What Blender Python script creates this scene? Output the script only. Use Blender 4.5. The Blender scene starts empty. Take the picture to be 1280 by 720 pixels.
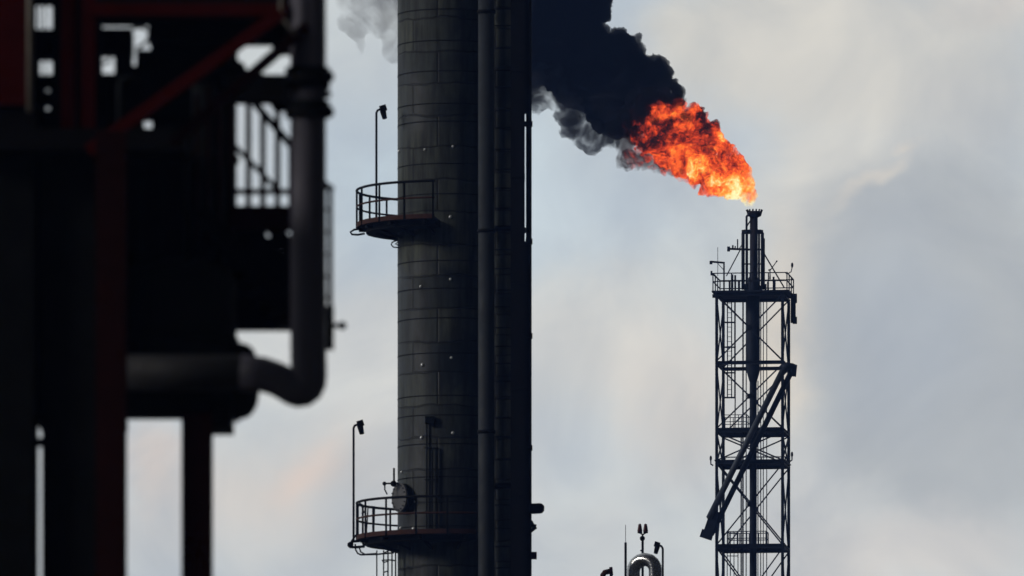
import bpy, bmesh, math, random
import numpy as np
from mathutils import Vector, Matrix

S = bpy.context.scene
R = math.radians
random.seed(7)

# ------------------------------------------------------------------ camera
F = 12000.0                    # focal length in photo pixels (1280 wide): a 340 mm lens
CZ = 1.7
HY = 1600.0                    # photo row of the horizon, far below the frame
cam = bpy.data.cameras.new('camera')
cam_o = bpy.data.objects.new('camera', cam)
S.collection.objects.link(cam_o)
cam.sensor_width = 36.0
cam.lens = 36.0 * F / 1280.0
cam.shift_y = (HY - 360.0) / 1280.0
cam.clip_start = 1.0
cam.clip_end = 20000.0
cam_o.location = (0, 0, CZ)
cam_o.rotation_euler = (R(90), 0, 0)
cam.dof.use_dof = True
cam.dof.focus_distance = 460.0
cam.dof.aperture_fstop = 3.8
cam.dof.aperture_blades = 9
S.camera = cam_o

# ------------------------------------------------------------------ sun, exposure
SUN_EL, SUN_AZ = 22.0, -106.0        # azimuth measured from +Y towards +X: low at the left, slightly behind the camera
sun = bpy.data.lights.new('sun', 'SUN')
sun.energy = 1.1
sun.angle = R(12)
sun.color = (1.0, 0.95, 0.88)
sun_o = bpy.data.objects.new('sun', sun)
S.collection.objects.link(sun_o)
az, el = R(SUN_AZ), R(SUN_EL)
sdir = Vector((math.sin(az) * math.cos(el), math.cos(az) * math.cos(el), math.sin(el)))
sun_o.rotation_euler = sdir.to_track_quat('Z', 'Y').to_euler()
S.view_settings.view_transform = 'Standard'
S.view_settings.look = 'None'
S.view_settings.exposure = 0.0
S.view_settings.gamma = 1.0
S.view_settings.use_curve_mapping = False
S.cycles.max_bounces = 6
S.cycles.diffuse_bounces = 3
S.cycles.volume_bounces = 1
S.cycles.transparent_max_bounces = 16
S.cycles.use_denoising = True

# ------------------------------------------------------------------ world: sky with a broken cloud deck
def lin(c):
    return tuple(((v / 255.0 + 0.055) / 1.055) ** 2.4 if v > 10 else v / 255 / 12.92 for v in c)

class NT:
    def __init__(s, tree): s.t = tree
    def n(s, kind, **kw):
        nd = s.t.nodes.new(kind)
        for k, v in kw.items(): setattr(nd, k, v)
        return nd
    def put(s, sock, v):
        if isinstance(v, bpy.types.NodeSocket): s.t.links.new(v, sock)
        elif isinstance(v, (tuple, list)) and len(v) == 3 and sock.type == 'RGBA': sock.default_value = (*v, 1)
        else: sock.default_value = v
    def m(s, op, a, b=0.0, c=0.0, clamp=False):
        nd = s.n('ShaderNodeMath', operation=op, use_clamp=clamp)
        s.put(nd.inputs[0], a); s.put(nd.inputs[1], b); s.put(nd.inputs[2], c)
        return nd.outputs[0]
    def mix(s, f, a, b, bt='MIX'):
        nd = s.n('ShaderNodeMix', data_type='RGBA', blend_type=bt)
        s.put(nd.inputs[0], f); s.put(nd.inputs[6], a); s.put(nd.inputs[7], b)
        return nd.outputs[2]
    def smooth(s, v, a, b, lo=0.0, hi=1.0):
        nd = s.n('ShaderNodeMapRange', interpolation_type='SMOOTHSTEP')
        s.put(nd.inputs[0], v); s.put(nd.inputs[1], a); s.put(nd.inputs[2], b); s.put(nd.inputs[3], lo); s.put(nd.inputs[4], hi)
        return nd.outputs[0]
    def noise(s, vec, scale, detail=4, rough=0.5, dist=0.0, out=0):
        nd = s.n('ShaderNodeTexNoise')
        if vec is not None: s.put(nd.inputs['Vector'], vec)
        nd.inputs['Scale'].default_value = scale; nd.inputs['Detail'].default_value = detail
        nd.inputs['Roughness'].default_value = rough; nd.inputs['Distortion'].default_value = dist
        return nd.outputs[out]
    def ramp(s, v, stops, interp='LINEAR'):
        nd = s.n('ShaderNodeValToRGB'); cr = nd.color_ramp; cr.interpolation = interp
        while len(cr.elements) < len(stops): cr.elements.new(0.5)
        for e, (p, c) in zip(cr.elements, stops): e.position = p; e.color = (*c, 1)
        s.put(nd.inputs[0], v); return nd.outputs[0]

W = bpy.data.worlds.new('World'); S.world = W; W.use_nodes = True
W.node_tree.nodes.clear()
w = NT(W.node_tree)
STR = 0.1
tc = w.n('ShaderNodeTexCoord').outputs['Generated']
sep = w.n('ShaderNodeSeparateXYZ'); w.put(sep.inputs[0], tc)
dx, dy, dz = sep.outputs
azi = w.m('MULTIPLY', w.m('ARCTAN2', dx, dy), 10.0)          # azimuth of the direction, tenths of a radian
hor = w.m('SQRT', w.m('ADD', w.m('MULTIPLY', dx, dx), w.m('MULTIPLY', dy, dy)))
ele = w.m('MULTIPLY', w.m('DIVIDE', dz, w.m('MAXIMUM', hor, 0.02)), 10.0)
def wv(a, b):
    c = w.n('ShaderNodeCombineXYZ'); w.put(c.inputs[0], a); w.put(c.inputs[1], b); return c.outputs[0]
base_uv = wv(azi, ele)
# billow the cloud edges
wn = w.n('ShaderNodeTexNoise'); w.put(wn.inputs['Vector'], base_uv)
wn.inputs['Scale'].default_value = 7.0; wn.inputs['Detail'].default_value = 9; wn.inputs['Roughness'].default_value = 0.55
ws = w.n('ShaderNodeSeparateXYZ'); w.put(ws.inputs[0], wn.outputs['Color'])
wu = w.m('ADD', azi, w.m('MULTIPLY', w.m('SUBTRACT', ws.outputs[0], 0.5), 0.14))
wvv = w.m('ADD', ele, w.m('MULTIPLY', w.m('SUBTRACT', ws.outputs[1], 0.5), 0.14))

def bank(col, cx, cy, rx, ry, colour, wt=1.0, inner=0.0, rot=0.0):
    """a cloud bank around one bearing and height of the sky (given in pixels of a 12000-pixel lens)"""
    u = w.m('SUBTRACT', wu, (cx - 640) / 1200.0); v = w.m('SUBTRACT', wvv, (HY - cy) / 1200.0)
    ca, sa = math.cos(R(rot)), math.sin(R(rot))
    uu = w.m('ADD', w.m('MULTIPLY', u, ca), w.m('MULTIPLY', v, sa))
    vv = w.m('SUBTRACT', w.m('MULTIPLY', v, ca), w.m('MULTIPLY', u, sa))
    uu = w.m('DIVIDE', uu, rx / 1200.0); vv = w.m('DIVIDE', vv, ry / 1200.0)
    r = w.m('SQRT', w.m('ADD', w.m('MULTIPLY', uu, uu), w.m('MULTIPLY', vv, vv)))
    f = w.m('MULTIPLY', w.smooth(r, inner, 1.0, 1.0, 0.0), wt)
    return w.mix(f, col, tuple(x / STR for x in lin(colour)))

sky = w.n('ShaderNodeTexSky', sky_type='NISHITA', sun_disc=False)
sky.sun_elevation = R(SUN_EL); sky.sun_rotation = R(SUN_AZ)
sky.air_density = 1.2; sky.dust_density = 2.5
big = w.noise(tc, 2.2, 6, 0.55, 0.3)
cover = w.smooth(big, 0.32, 0.5, 0.72, 1.0)
cloud = w.ramp(w.noise(tc, 5.0, 7, 0.55, 0.2), [(0.3, tuple(x / STR for x in lin((172, 183, 196)))), (0.62, tuple(x / STR for x in lin((198, 200, 200))))])
col = w.mix(cover, sky.outputs[0], cloud)
B = [  # cx, cy, rx, ry, colour, weight, inner, rot
    (640, 360, 1500, 900, (191, 197, 202), 1.0, 0.6, 0),
    (560, 230, 330, 210, (178, 193, 207), 0.9, 0.1, 0),
    (730, 255, 190, 130, (183, 195, 207), 0.7, 0.1, 0),
    (800, 30, 110, 90, (176, 189, 203), 0.8, 0.2, 0),
    (440, 50, 110, 110, (192, 199, 204), 0.8, 0.1, 0),
    (470, 430, 300, 120, (201, 203, 204), 0.9, 0.2, 0),
    (560, 560, 260, 200, (199, 200, 201), 0.6, 0.1, 0),
    (330, 620, 300, 120, (198, 194, 192), 0.8, 0.0, 15),
    (385, 600, 75, 50, (212, 196, 188), 0.6, 0.0, 20),
    (200, 590, 60, 70, (208, 194, 187), 0.6, 0.0, 0),
    (760, 440, 190, 120, (203, 203, 202), 0.9, 0.1, 0),
    (840, 520, 130, 160, (205, 200, 196), 0.75, 0.0, 0),
    (720, 590, 130, 90, (188, 196, 204), 0.7, 0.0, 0),
    (770, 690, 120, 70, (194, 197, 200), 0.6, 0.0, 0),
    (930, 60, 190, 120, (200, 199, 195), 0.95, 0.35, -10),
    (1080, 60, 300, 150, (194, 194, 193), 0.95, 0.4, 0),
    (910, 170, 120, 80, (184, 193, 203), 0.75, 0.1, 10),
    (1030, 240, 160, 130, (198, 198, 197), 0.9, 0.3, 35),
    (985, 420, 90, 200, (210, 201, 190), 0.8, 0.1, 0),
    (1190, 430, 235, 320, (171, 176, 182), 0.95, 0.6, 12),
    (1130, 400, 130, 200, (170, 178, 189), 0.6, 0.2, 10),
    (1085, 235, 90, 20, (208, 202, 195), 0.6, 0.0, 42),
    (1120, 182, 32, 16, (210, 203, 195), 0.7, 0.0, 10),
    (1200, 150, 160, 90, (184, 186, 189), 0.7, 0.1, 0),
    (1265, 10, 110, 60, (200, 192, 187), 0.5, 0.0, 0),
    (1130, 690, 260, 90, (193, 193, 195), 0.9, 0.2, 0),
    (1000, 640, 130, 140, (195, 195, 196), 0.7, 0.1, 0),
]
for b in B: col = bank(col, *b)
# soft unevenness of the deck
mot = w.noise(base_uv, 5.0, 6, 0.55, 0.6)
col = w.mix(0.22, col, w.ramp(mot, [(0.25, (0.40, 0.42, 0.45)), (0.75, (0.62, 0.60, 0.57))]), 'SOFT_LIGHT')
# unseen sky behind and to the right is darkened to keep facing sides dark
toward = w.m('ADD', w.m('MULTIPLY', dx, -0.5), w.m('MULTIPLY', dy, 0.87))     # brightest ahead and to the left
back = w.smooth(toward, 0.0, 0.8, 0.05, 1.0)
shade = w.n('ShaderNodeCombineColor'); [w.put(shade.inputs[i], back) for i in range(3)]
col = w.mix(1.0, col, shade.outputs[0], 'MULTIPLY')
col = w.mix(1.0, col, (1.16, 1.155, 1.115), 'MULTIPLY')
bg = w.n('ShaderNodeBackground'); w.put(bg.inputs[0], col); bg.inputs[1].default_value = STR
wo = w.n('ShaderNodeOutputWorld'); w.put(wo.inputs[0], bg.outputs[0])

# ------------------------------------------------------------------ helpers
COL = S.collection
def P(px, py, D):
    """photo pixel -> world point at distance D"""
    return Vector(((px - 640) / F * D, D, CZ + (HY - py) / F * D))
def tag(o, label=None, cat=None, group=None, kind=None):
    if label: o['label'] = label
    if cat: o['category'] = cat
    if group: o['group'] = group
    if kind: o['kind'] = kind
    return o
def empty(name, loc, label=None, cat=None, group=None):
    o = bpy.data.objects.new(name, None); COL.objects.link(o); o.location = loc
    o.empty_display_size = 0.5
    return tag(o, label, cat, group)

def mat(name, base, rough=0.6, metal=0.0, var=0.35, scale=2.0, spec=0.4, bump=0.15, extra=None):
    m = bpy.data.materials.new(name); m.use_nodes = True
    t = NT(m.node_tree); bs = m.node_tree.nodes['Principled BSDF']
    co = t.n('ShaderNodeTexCoord').outputs['Object']
    n1 = t.noise(co, scale, 6, 0.6, 0.4); n2 = t.noise(co, scale * 7, 4, 0.6)
    f = t.m('ADD', t.m('MULTIPLY', n1, 0.7), t.m('MULTIPLY', n2, 0.3))
    c = t.ramp(f, [(0.3, tuple(x * (1 - var) for x in base)), (0.7, tuple(min(1, x * (1 + var)) for x in base))])
    if extra: c = extra(t, co, c)
    t.put(bs.inputs['Base Color'], c)
    t.put(bs.inputs['Roughness'], t.smooth(n2, 0.3, 0.7, max(0.05, rough - 0.12), min(1, rough + 0.12)))
    bs.inputs['Metallic'].default_value = metal
    bs.inputs['Specular IOR Level'].default_value = spec
    if bump:
        b = t.n('ShaderNodeBump'); b.inputs['Strength'].default_value = bump; b.inputs['Distance'].default_value = 0.02
        t.put(b.inputs['Height'], n2); t.put(bs.inputs['Normal'], b.outputs[0])
    return m

def cladding(name, radius, plate_w, plate_h, off, k=1.0):
    """weathered sheet cladding: plates of uneven tone round a column, dark joints, run-down stains"""
    m = bpy.data.materials.new(name); m.use_nodes = True
    t = NT(m.node_tree); bs = m.node_tree.nodes['Principled BSDF']
    co = t.n('ShaderNodeTexCoord').outputs['Object']
    s = t.n('ShaderNodeSeparateXYZ'); t.put(s.inputs[0], co)
    ang = t.m('MULTIPLY', t.m('ARCTAN2', s.outputs[0], t.m('MULTIPLY', s.outputs[1], -1)), radius)
    # the joints climb a little round the shell
    zz = t.m('ADD', s.outputs[2], t.m('MULTIPLY', t.noise(co, 0.9, 3), 0.30))
    c = t.n('ShaderNodeCombineXYZ'); t.put(c.inputs[0], t.m('ADD', ang, off)); t.put(c.inputs[1], zz)
    br = t.n('ShaderNodeTexBrick'); t.put(br.inputs['Vector'], c.outputs[0])
    br.offset = 0.37; br.inputs['Scale'].default_value = 1.0
    br.inputs['Brick Width'].default_value = plate_w; br.inputs['Row Height'].default_value = plate_h
    br.inputs['Mortar Size'].default_value = 0.045; br.inputs['Mortar Smooth'].default_value = 1.0
    br.inputs['Color1'].default_value = (0.042 * k, 0.052 * k, 0.060 * k, 1)
    br.inputs['Color2'].default_value = (0.100 * k, 0.108 * k, 0.096 * k, 1)
    br.inputs['Mortar'].default_value = (0.018 * k, 0.018 * k, 0.018 * k, 1)
    st = t.n('ShaderNodeCombineXYZ'); t.put(st.inputs[0], t.m('MULTIPLY', ang, 2.2)); t.put(st.inputs[1], t.m('MULTIPLY', zz, 0.25))
    streak = t.noise(st.outputs[0], 1.6, 6, 0.65)
    blot = t.noise(co, 0.45, 6, 0.6, 0.5)
    c2 = t.mix(1.0, br.outputs['Color'], t.ramp(streak, [(0.36, (0.30, 0.31, 0.34)), (0.62, (1.25, 1.25, 1.2))]), 'MULTIPLY')
    c3 = t.mix(1.0, c2, t.ramp(blot, [(0.40, (0.38, 0.47, 0.60)), (0.58, (1.3, 1.32, 1.18))]), 'MULTIPLY')
    t.put(bs.inputs['Base Color'], c3)
    t.put(bs.inputs['Roughness'], t.smooth(blot, 0.3, 0.7, 0.5, 0.8)); bs.inputs['Specular IOR Level'].default_value = 0.3
    b = t.n('ShaderNodeBump'); b.inputs['Strength'].default_value = 0.5; b.inputs['Distance'].default_value = 0.03
    t.put(b.inputs['Height'], t.m('SUBTRACT', 1.0, br.outputs['Fac'])); t.put(bs.inputs['Normal'], b.outputs[0])
    return m

M = {}
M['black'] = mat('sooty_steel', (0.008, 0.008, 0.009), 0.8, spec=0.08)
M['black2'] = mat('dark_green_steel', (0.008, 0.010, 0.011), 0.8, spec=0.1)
M['red'] = mat('red_oxide_steel', (0.065, 0.005, 0.004), 0.8, var=0.3, spec=0.05)
M['brown'] = mat('rusty_brown_steel', (0.024, 0.006, 0.005), 0.8, spec=0.05)
M['strap'] = mat('strap_steel', (0.016, 0.017, 0.018), 0.85, spec=0.1)
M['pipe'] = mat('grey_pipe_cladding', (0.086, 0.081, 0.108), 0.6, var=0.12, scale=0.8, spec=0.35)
M['pipe_dark'] = mat('shaded_pipe_cladding', (0.020, 0.020, 0.023), 0.7, var=0.25, scale=0.8, spec=0.25)  # copy of the grey cladding, with the horizontal run's shade put into its colour
M['vessel'] = mat('vessel_cladding', (0.014, 0.016, 0.016), 0.75, spec=0.1)
M['pale'] = mat('pale_conduit', (0.20, 0.18, 0.15), 0.6)
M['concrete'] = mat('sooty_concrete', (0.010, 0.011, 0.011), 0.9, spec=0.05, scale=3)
M['towersteel'] = mat('tower_steel', (0.012, 0.020, 0.040), 0.65, spec=0.25, scale=4)  # some of the blue distance haze is put into this base colour
M['towerpipe'] = mat('tower_pipe_steel', (0.045, 0.058, 0.080), 0.55, spec=0.35, scale=3)
M['rust'] = mat('rusted_rail', (0.055, 0.022, 0.016), 0.85, spec=0.2, scale=6)
M['lug'] = mat('bright_lug', (0.75, 0.77, 0.78), 0.35, metal=0.3, var=0.1)
M['chrome'] = mat('weathered_stainless', (0.36, 0.36, 0.36), 0.2, metal=1.0, var=0.2, scale=3, bump=0.35)
M['disc'] = mat('grey_cover_plate', (0.10, 0.10, 0.105), 0.7, var=0.15)
M['beaconred'] = mat('red_glass', (0.07, 0.008, 0.010), 0.35, spec=0.3)
M['ground'] = mat('yard_gravel', (0.10, 0.095, 0.085), 0.95, scale=0.6, spec=0.1)
M['road'] = mat('asphalt', (0.05, 0.05, 0.052), 0.9, scale=1.2, spec=0.2)

class MB:
    def __init__(s): s.b = bmesh.new()
    def box(s, lo, hi, rot=None):
        lo, hi = Vector(lo), Vector(hi)
        mtx = Matrix.Translation((lo + hi) / 2)
        if rot: mtx = mtx @ rot
        bmesh.ops.create_cube(s.b, size=1, matrix=mtx @ Matrix.Diagonal((*(hi - lo), 1)))
        return s
    def bar(s, p, q, wdt, h=None, seg=4, smooth=False):
        """square (seg=4) or round bar from p to q; wdt = full width or diameter, h = other width"""
        p, q = Vector(p), Vector(q); h = h or wdt; d = q - p; L = d.length
        up = Vector((0, 1, 0)) if abs(d.normalized().y) < 0.9 else Vector((0, 0, 1))
        x = d.cross(up).normalized(); y = x.cross(d).normalized()
        if seg == 4:
            rot = Matrix((x, y, d.normalized())).transposed().to_4x4()
            bmesh.ops.create_cube(s.b, size=1, matrix=Matrix.Translation((p + q) / 2) @ rot @ Matrix.Diagonal((wdt, h, L, 1)))
        else:
            s.tube([p, q], wdt / 2, seg)
        return s
    def tube(s, pts, r, seg=10, caps=True):
        pts = [Vector(p) for p in pts]; rs = r if isinstance(r, (list, tuple)) else [r] * len(pts)
        n = len(pts); tang = []
        for i in range(n):
            a = (pts[i] - pts[i - 1]).normalized() if i else (pts[1] - pts[0]).normalized()
            c = (pts[i + 1] - pts[i]).normalized() if i < n - 1 else a
            tang.append((a + c).normalized() if (a + c).length > 1e-6 else a)
        t0 = tang[0]; ref = Vector((0, 0, 1)) if abs(t0.z) < 0.9 else Vector((1, 0, 0))
        x = t0.cross(ref).normalized(); rings = []
        for i in range(n):
            if i:
                q = tang[i - 1].rotation_difference(tang[i]); x = (q @ x).normalized()
            y = tang[i].cross(x).normalized()
            rings.append([s.b.verts.new(pts[i] + (x * math.cos(2 * math.pi * k / seg) + y * math.sin(2 * math.pi * k / seg)) * rs[i]) for k in range(seg)])
        for i in range(n - 1):
            for k in range(seg):
                f = s.b.faces.new((rings[i][k], rings[i][(k + 1) % seg], rings[i + 1][(k + 1) % seg], rings[i + 1][k])); f.smooth = seg > 6
        if caps:
            s.b.faces.new(rings[0][::-1]); s.b.faces.new(rings[-1])
        return s
    def lathe(s, c, prof, seg=48, axis='Z'):
        """prof: list of (radius, height)"""
        c = Vector(c); rings = []
        for r, h in prof:
            ring = []
            for k in range(seg):
                a = 2 * math.pi * k / seg
                v = Vector((r * math.cos(a), r * math.sin(a), h))
                if axis == 'X': v = Vector((h, r * math.cos(a), r * math.sin(a)))
                if axis == 'Y': v = Vector((r * math.sin(a), h, r * math.cos(a)))
                ring.append(s.b.verts.new(c + v))
            rings.append(ring)
        for i in range(len(rings) - 1):
            for k in range(seg):
                f = s.b.faces.new((rings[i][k], rings[i][(k + 1) % seg], rings[i + 1][(k + 1) % seg], rings[i + 1][k])); f.smooth = True
        s.b.faces.new(rings[0][::-1]); s.b.faces.new(rings[-1])
        return s
    def sector(s, c, r0, r1, a0, a1, z0, z1, n=40):
        """solid ring sector, angles in degrees"""
        c = Vector(c); q = []
        for i in range(n + 1):
            a = R(a0 + (a1 - a0) * i / n); d = Vector((math.cos(a), math.sin(a), 0))
            q.append([s.b.verts.new(c + d * r + Vector((0, 0, z))) for r, z in ((r0, z0), (r1, z0), (r1, z1), (r0, z1))])
        for i in range(n):
            for k in range(4):
                s.b.faces.new((q[i][k], q[i][(k + 1) % 4], q[i + 1][(k + 1) % 4], q[i + 1][k]))
        s.b.faces.new(q[0]); s.b.faces.new(q[-1][::-1])
        return s
    def ball(s, c, r, sub=2, scale=(1, 1, 1)):
        bmesh.ops.create_icosphere(s.b, subdivisions=sub, radius=r, matrix=Matrix.Translation(c) @ Matrix.Diagonal((*scale, 1)))
        for f in s.b.faces: f.smooth = f.smooth or True if len(f.verts) == 3 else f.smooth
        return s
    def beam(s, p, q, wdt, h, tf=0.25):
        """I-beam from p to q, h = height in the up direction"""
        p, q = Vector(p), Vector(q); d = q - p
        up = Vector((0, 0, 1)) if abs(d.normalized().z) < 0.9 else Vector((0, 1, 0))
        x = d.cross(up).normalized(); y = x.cross(d).normalized(); rot = Matrix((x, y, d.normalized())).transposed().to_4x4()
        ft = h * tf * 0.5
        for o, ww, hh in ((0, wdt * 0.16, h - 2 * ft), (h / 2 - ft / 2, wdt, ft), (-h / 2 + ft / 2, wdt, ft)):
            bmesh.ops.create_cube(s.b, size=1, matrix=Matrix.Translation((p + q) / 2 + y * o) @ rot @ Matrix.Diagonal((ww, hh, d.length, 1)))
        return s
    def build(s, name, m, parent=None, label=None, org=None):
        root = parent
        while root is not None and root.parent is not None: root = root.parent
        o0 = Vector(root.location) if root is not None else Vector(org or (0, 0, 0))
        bmesh.ops.translate(s.b, verts=s.b.verts, vec=-o0)
        bmesh.ops.recalc_face_normals(s.b, faces=s.b.faces)
        me = bpy.data.meshes.new(name); s.b.to_mesh(me); s.b.free()
        me.materials.append(m if not isinstance(m, str) else M[m])
        o = bpy.data.objects.new(name, me); COL.objects.link(o)
        if parent is not None: o.parent = parent
        else: o.location = o0
        if label: o['label'] = label
        return o

def build_each(mb, name, m, parent):
    """every loose piece of mb becomes a part of its own"""
    left = set(mb.b.verts); out = []
    while left:
        st = [next(iter(left))]; isl = {st[0]}
        while st:
            for e in st.pop().link_edges:
                for v in e.verts:
                    if v not in isl: isl.add(v); st.append(v)
        left -= isl
        n = MB(); mp = {v: n.b.verts.new(v.co) for v in sorted(isl, key=lambda q: q.index)}
        for f in {f for v in isl for f in v.link_faces}: n.b.faces.new([mp[v] for v in f.verts]).smooth = f.smooth
        out.append(n.build(name, m, parent))
    mb.b.free(); return out

def arc(cx, cy, cz, r, a0, a1, n=36):
    return [Vector((cx + r * math.cos(R(a0 + (a1 - a0) * i / n)), cy + r * math.sin(R(a0 + (a1 - a0) * i / n)), cz)) for i in range(n + 1)]

# ------------------------------------------------------------------ ground
g = MB(); g.box((-3000, -400, -0.5), (3000, 6000, 0)).build('ground', 'ground')
tag(bpy.data.objects['ground'], kind='structure')
rd = MB(); rd.box((-400, 110, -0.2), (400, 122, 0.008)).build('road', 'road'); tag(bpy.data.objects['road'], kind='structure')
kb = MB(); kb.box((-400, 122, -0.2), (400, 122.25, 0.13)); kb.box((-400, 109.75, -0.2), (400, 110, 0.13)); tag(kb.build('kerb', 'concrete'), kind='structure')

# ------------------------------------------------------------------ process columns, 293 m away
D1 = 293.0; K1 = D1 / F            # metres per photo pixel there
def zc(py, D=D1): return CZ + (HY - py) / F * D
def xc(px, D=D1): return (px - 640) / F * D
top_z = zc(-260)
ax, ra = xc(560), 63 * K1
A = empty('process_column', (ax, D1, 0), 'wide grey clad column with two curved railed platforms on its left side', 'industrial column')
M['cladA'] = cladding('weathered_cladding', ra, 2.3, 0.98, 0.3, 0.52)
prof = [(ra * 1.25, 0), (ra * 1.25, 0.6), (ra, 1.4), (ra, top_z - 0.4), (ra * 0.6, top_z + 0.5), (0.2, top_z + 0.8)]
MB().lathe((ax, D1, 0), prof, 96).build('shell', M['cladA'], A)
# raised banding straps at the plate joints, uneven spacing, as the photo shows
bs_ = MB(); rnd = random.Random(3)
rows = [21, 58, 97, 136, 158, 214, 252, 330, 368, 405, 444, 500, 522, 560, 600, 664]
for y in rows:
    z = zc(y + rnd.uniform(-3, 3)); bs_.sector((ax, D1, 0), ra - 0.01, ra + 0.008, 0, 359.9, z - 0.016, z + 0.016, 72)
z = zc(740)
while z > 2.5: bs_.sector((ax, D1, 0), ra - 0.01, ra + 0.014, 0, 359.9, z - 0.022, z + 0.022, 48); z -= 0.98
bs_.build('cladding_straps', 'strap', A)
# small bright lugs
def lug_at(px, py):
    yy = D1
    for _ in range(4):
        x = (px - 640) / F * yy; dx_ = x - ax; yy = D1 - math.sqrt(max(0.0, ra * ra - dx_ * dx_))
    return P(px, py, yy)
lug = MB().ball(Vector((ax, D1, 0)), 0.06, 1).build('lug', 'lug', A)
spots = [(526, 358), (563, 349), (528, 456), (564, 447), (527, 547), (566, 541), (517, 272), (563, 271), (566, 183), (499, 189), (502, 590), (519, 627), (501, 660), (517, 661), (531, 187)]
for i, (px, py) in enumerate(spots):
    o = lug if i == 0 else lug.copy()
    if i: COL.objects.link(o); o.parent = A
    o.location = lug_at(px, py) - Vector((ax, D1, 0)); sc = random.uniform(0.7, 1.2); o.scale = (sc,) * 3

def platform(zdeck, pr, a_end, posts, n=1):
    """curved service platform: deck > brackets, edge plate; railing > rails, posts"""
    a0 = 95.0                                   # hidden behind the column
    dk = MB(); dk.sector((ax, D1, 0), ra + 0.02, pr - 0.02, a0, a_end, zdeck - 0.05, zdeck, 48)
    deck = dk.build('platform_deck', 'black', A)
    MB().sector((ax, D1, 0), pr - 0.02, pr + 0.005, a0, a_end, zdeck - 0.05, zdeck + 0.09, 60).build('toe_board', 'rust', deck)
    MB().sector((ax, D1, 0), ra + 0.02, pr - 0.28, a0, a_end, zdeck - 0.22, zdeck - 0.06, 48).build('deck_pan', 'black', deck)
    m_ = MB()
    for k in range(7):
        a = R(a0 + (a_end - a0) * (k + 0.3) / 6.6); d = Vector((math.cos(a), math.sin(a), 0)); c = Vector((ax, D1, 0))
        m_.bar(c + d * ra + Vector((0, 0, zdeck - 0.12)), c + d * (pr - 0.06) + Vector((0, 0, zdeck - 0.12)), 0.08, 0.14)
        m_.bar(c + d * ra + Vector((0, 0, zdeck - 0.40)), c + d * (pr - 0.45) + Vector((0, 0, zdeck - 0.16)), 0.07)
    m_.sector((ax, D1, 0), pr - 0.45, pr - 0.38, a0, a_end, zdeck - 0.2, zdeck - 0.05, 40)
    m_.build('support_bracket', 'black', deck)
    rl = MB()
    rl.tube(arc(ax, D1, zdeck + 1.08, pr, a0, a_end, 60), 0.040, 8)
    rail = rl.build('railing', 'black', A)
    MB().tube(arc(ax, D1, zdeck + 0.58, pr, a0, a_end, 60), 0.030, 8).build('middle_rail', 'rust', rail)
    pst = MB()
    for a in posts:
        d = Vector((math.cos(R(a)), math.sin(R(a)), 0)); c = Vector((ax, D1, zdeck))
        pst.bar(c + d * pr + Vector((0, 0, -0.08)), c + d * pr + Vector((0, 0, 1.08)), 0.062)
    build_each(pst, 'railing_post', 'black', rail)
    return deck
prr = 114 * K1
ZU, ZL = zc(283.0), zc(673.5)
# angle 180 = left, 270 = towards the camera
platform(ZU, prr, 262, [110, 133, 150, 166, 181, 200, 222, 242, 261])
dl = platform(ZL, prr, 290, [110, 130, 146, 160, 172, 183, 206, 228, 250, 270, 289])
# lower platform: small gate frame and hanging hooks, loops below the deck edge
c = Vector((ax, D1, 0))
gt = MB()
p0 = P(452, 630, D1 - 0.6); p1 = P(468, 634, D1 - 0.2)
gt.tube([P(449, 629, D1), P(455, 633, D1), P(469, 634, D1)], 0.035, 6)
gt.bar(P(460, 634, D1), P(458, 668, D1), 0.04); gt.bar(P(468, 634, D1), P(467, 668, D1), 0.05)
gt.tube([P(449, 652, D1), P(457, 654, D1), P(468, 655, D1)], 0.03, 6)
gt.tube([P(452, 630, D1), P(453, 636, D1), P(455, 640, D1), P(454, 643, D1), P(452, 641, D1)], 0.022, 6)
gt.build('access_gate', 'black', A)
def loops(pts_list, name='drain_pipe', r=0.028):
    m_ = MB()
    for pts in pts_list: m_.tube(pts, r, 6)
    return m_.build(name, 'black', A)
loops([[P(444, 680, D1), P(444.5, 687, D1), P(447, 691.5, D1), P(451, 693.5, D1), P(470, 693, D1), P(492, 691, D1 - 0.5)],
       [P(449, 684, D1), P(451, 690, D1), P(456, 693, D1), P(470, 692, D1)]])
loops([[P(452, 286, D1), P(443, 287, D1), P(438, 290, D1), P(440, 293, D1), P(447, 293.5, D1), P(456, 292, D1)]], 'edge_loop', 0.035)
loops([[P(450, 676, D1), P(441, 677, D1), P(436, 680, D1), P(438, 684, D1), P(445, 684, D1), P(456, 683, D1)]], 'edge_loop', 0.045)
loops([[P(497, 300, D1 - .6), P(490, 303, D1 - .6), P(489, 306, D1 - .6), P(492, 309, D1 - .6), P(499, 309.5, D1 - .6)], [P(497, 303, D1 - .6), P(494, 305, D1 - .6), P(499, 307, D1 - .6)]], 'drain_loop', 0.022)
MB().tube([P(439, 677, D1), P(448, 665, D1)], 0.03, 6).ball(P(438, 681, D1), 0.10, 2).build('pole_clamp', 'black', A)
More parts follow.
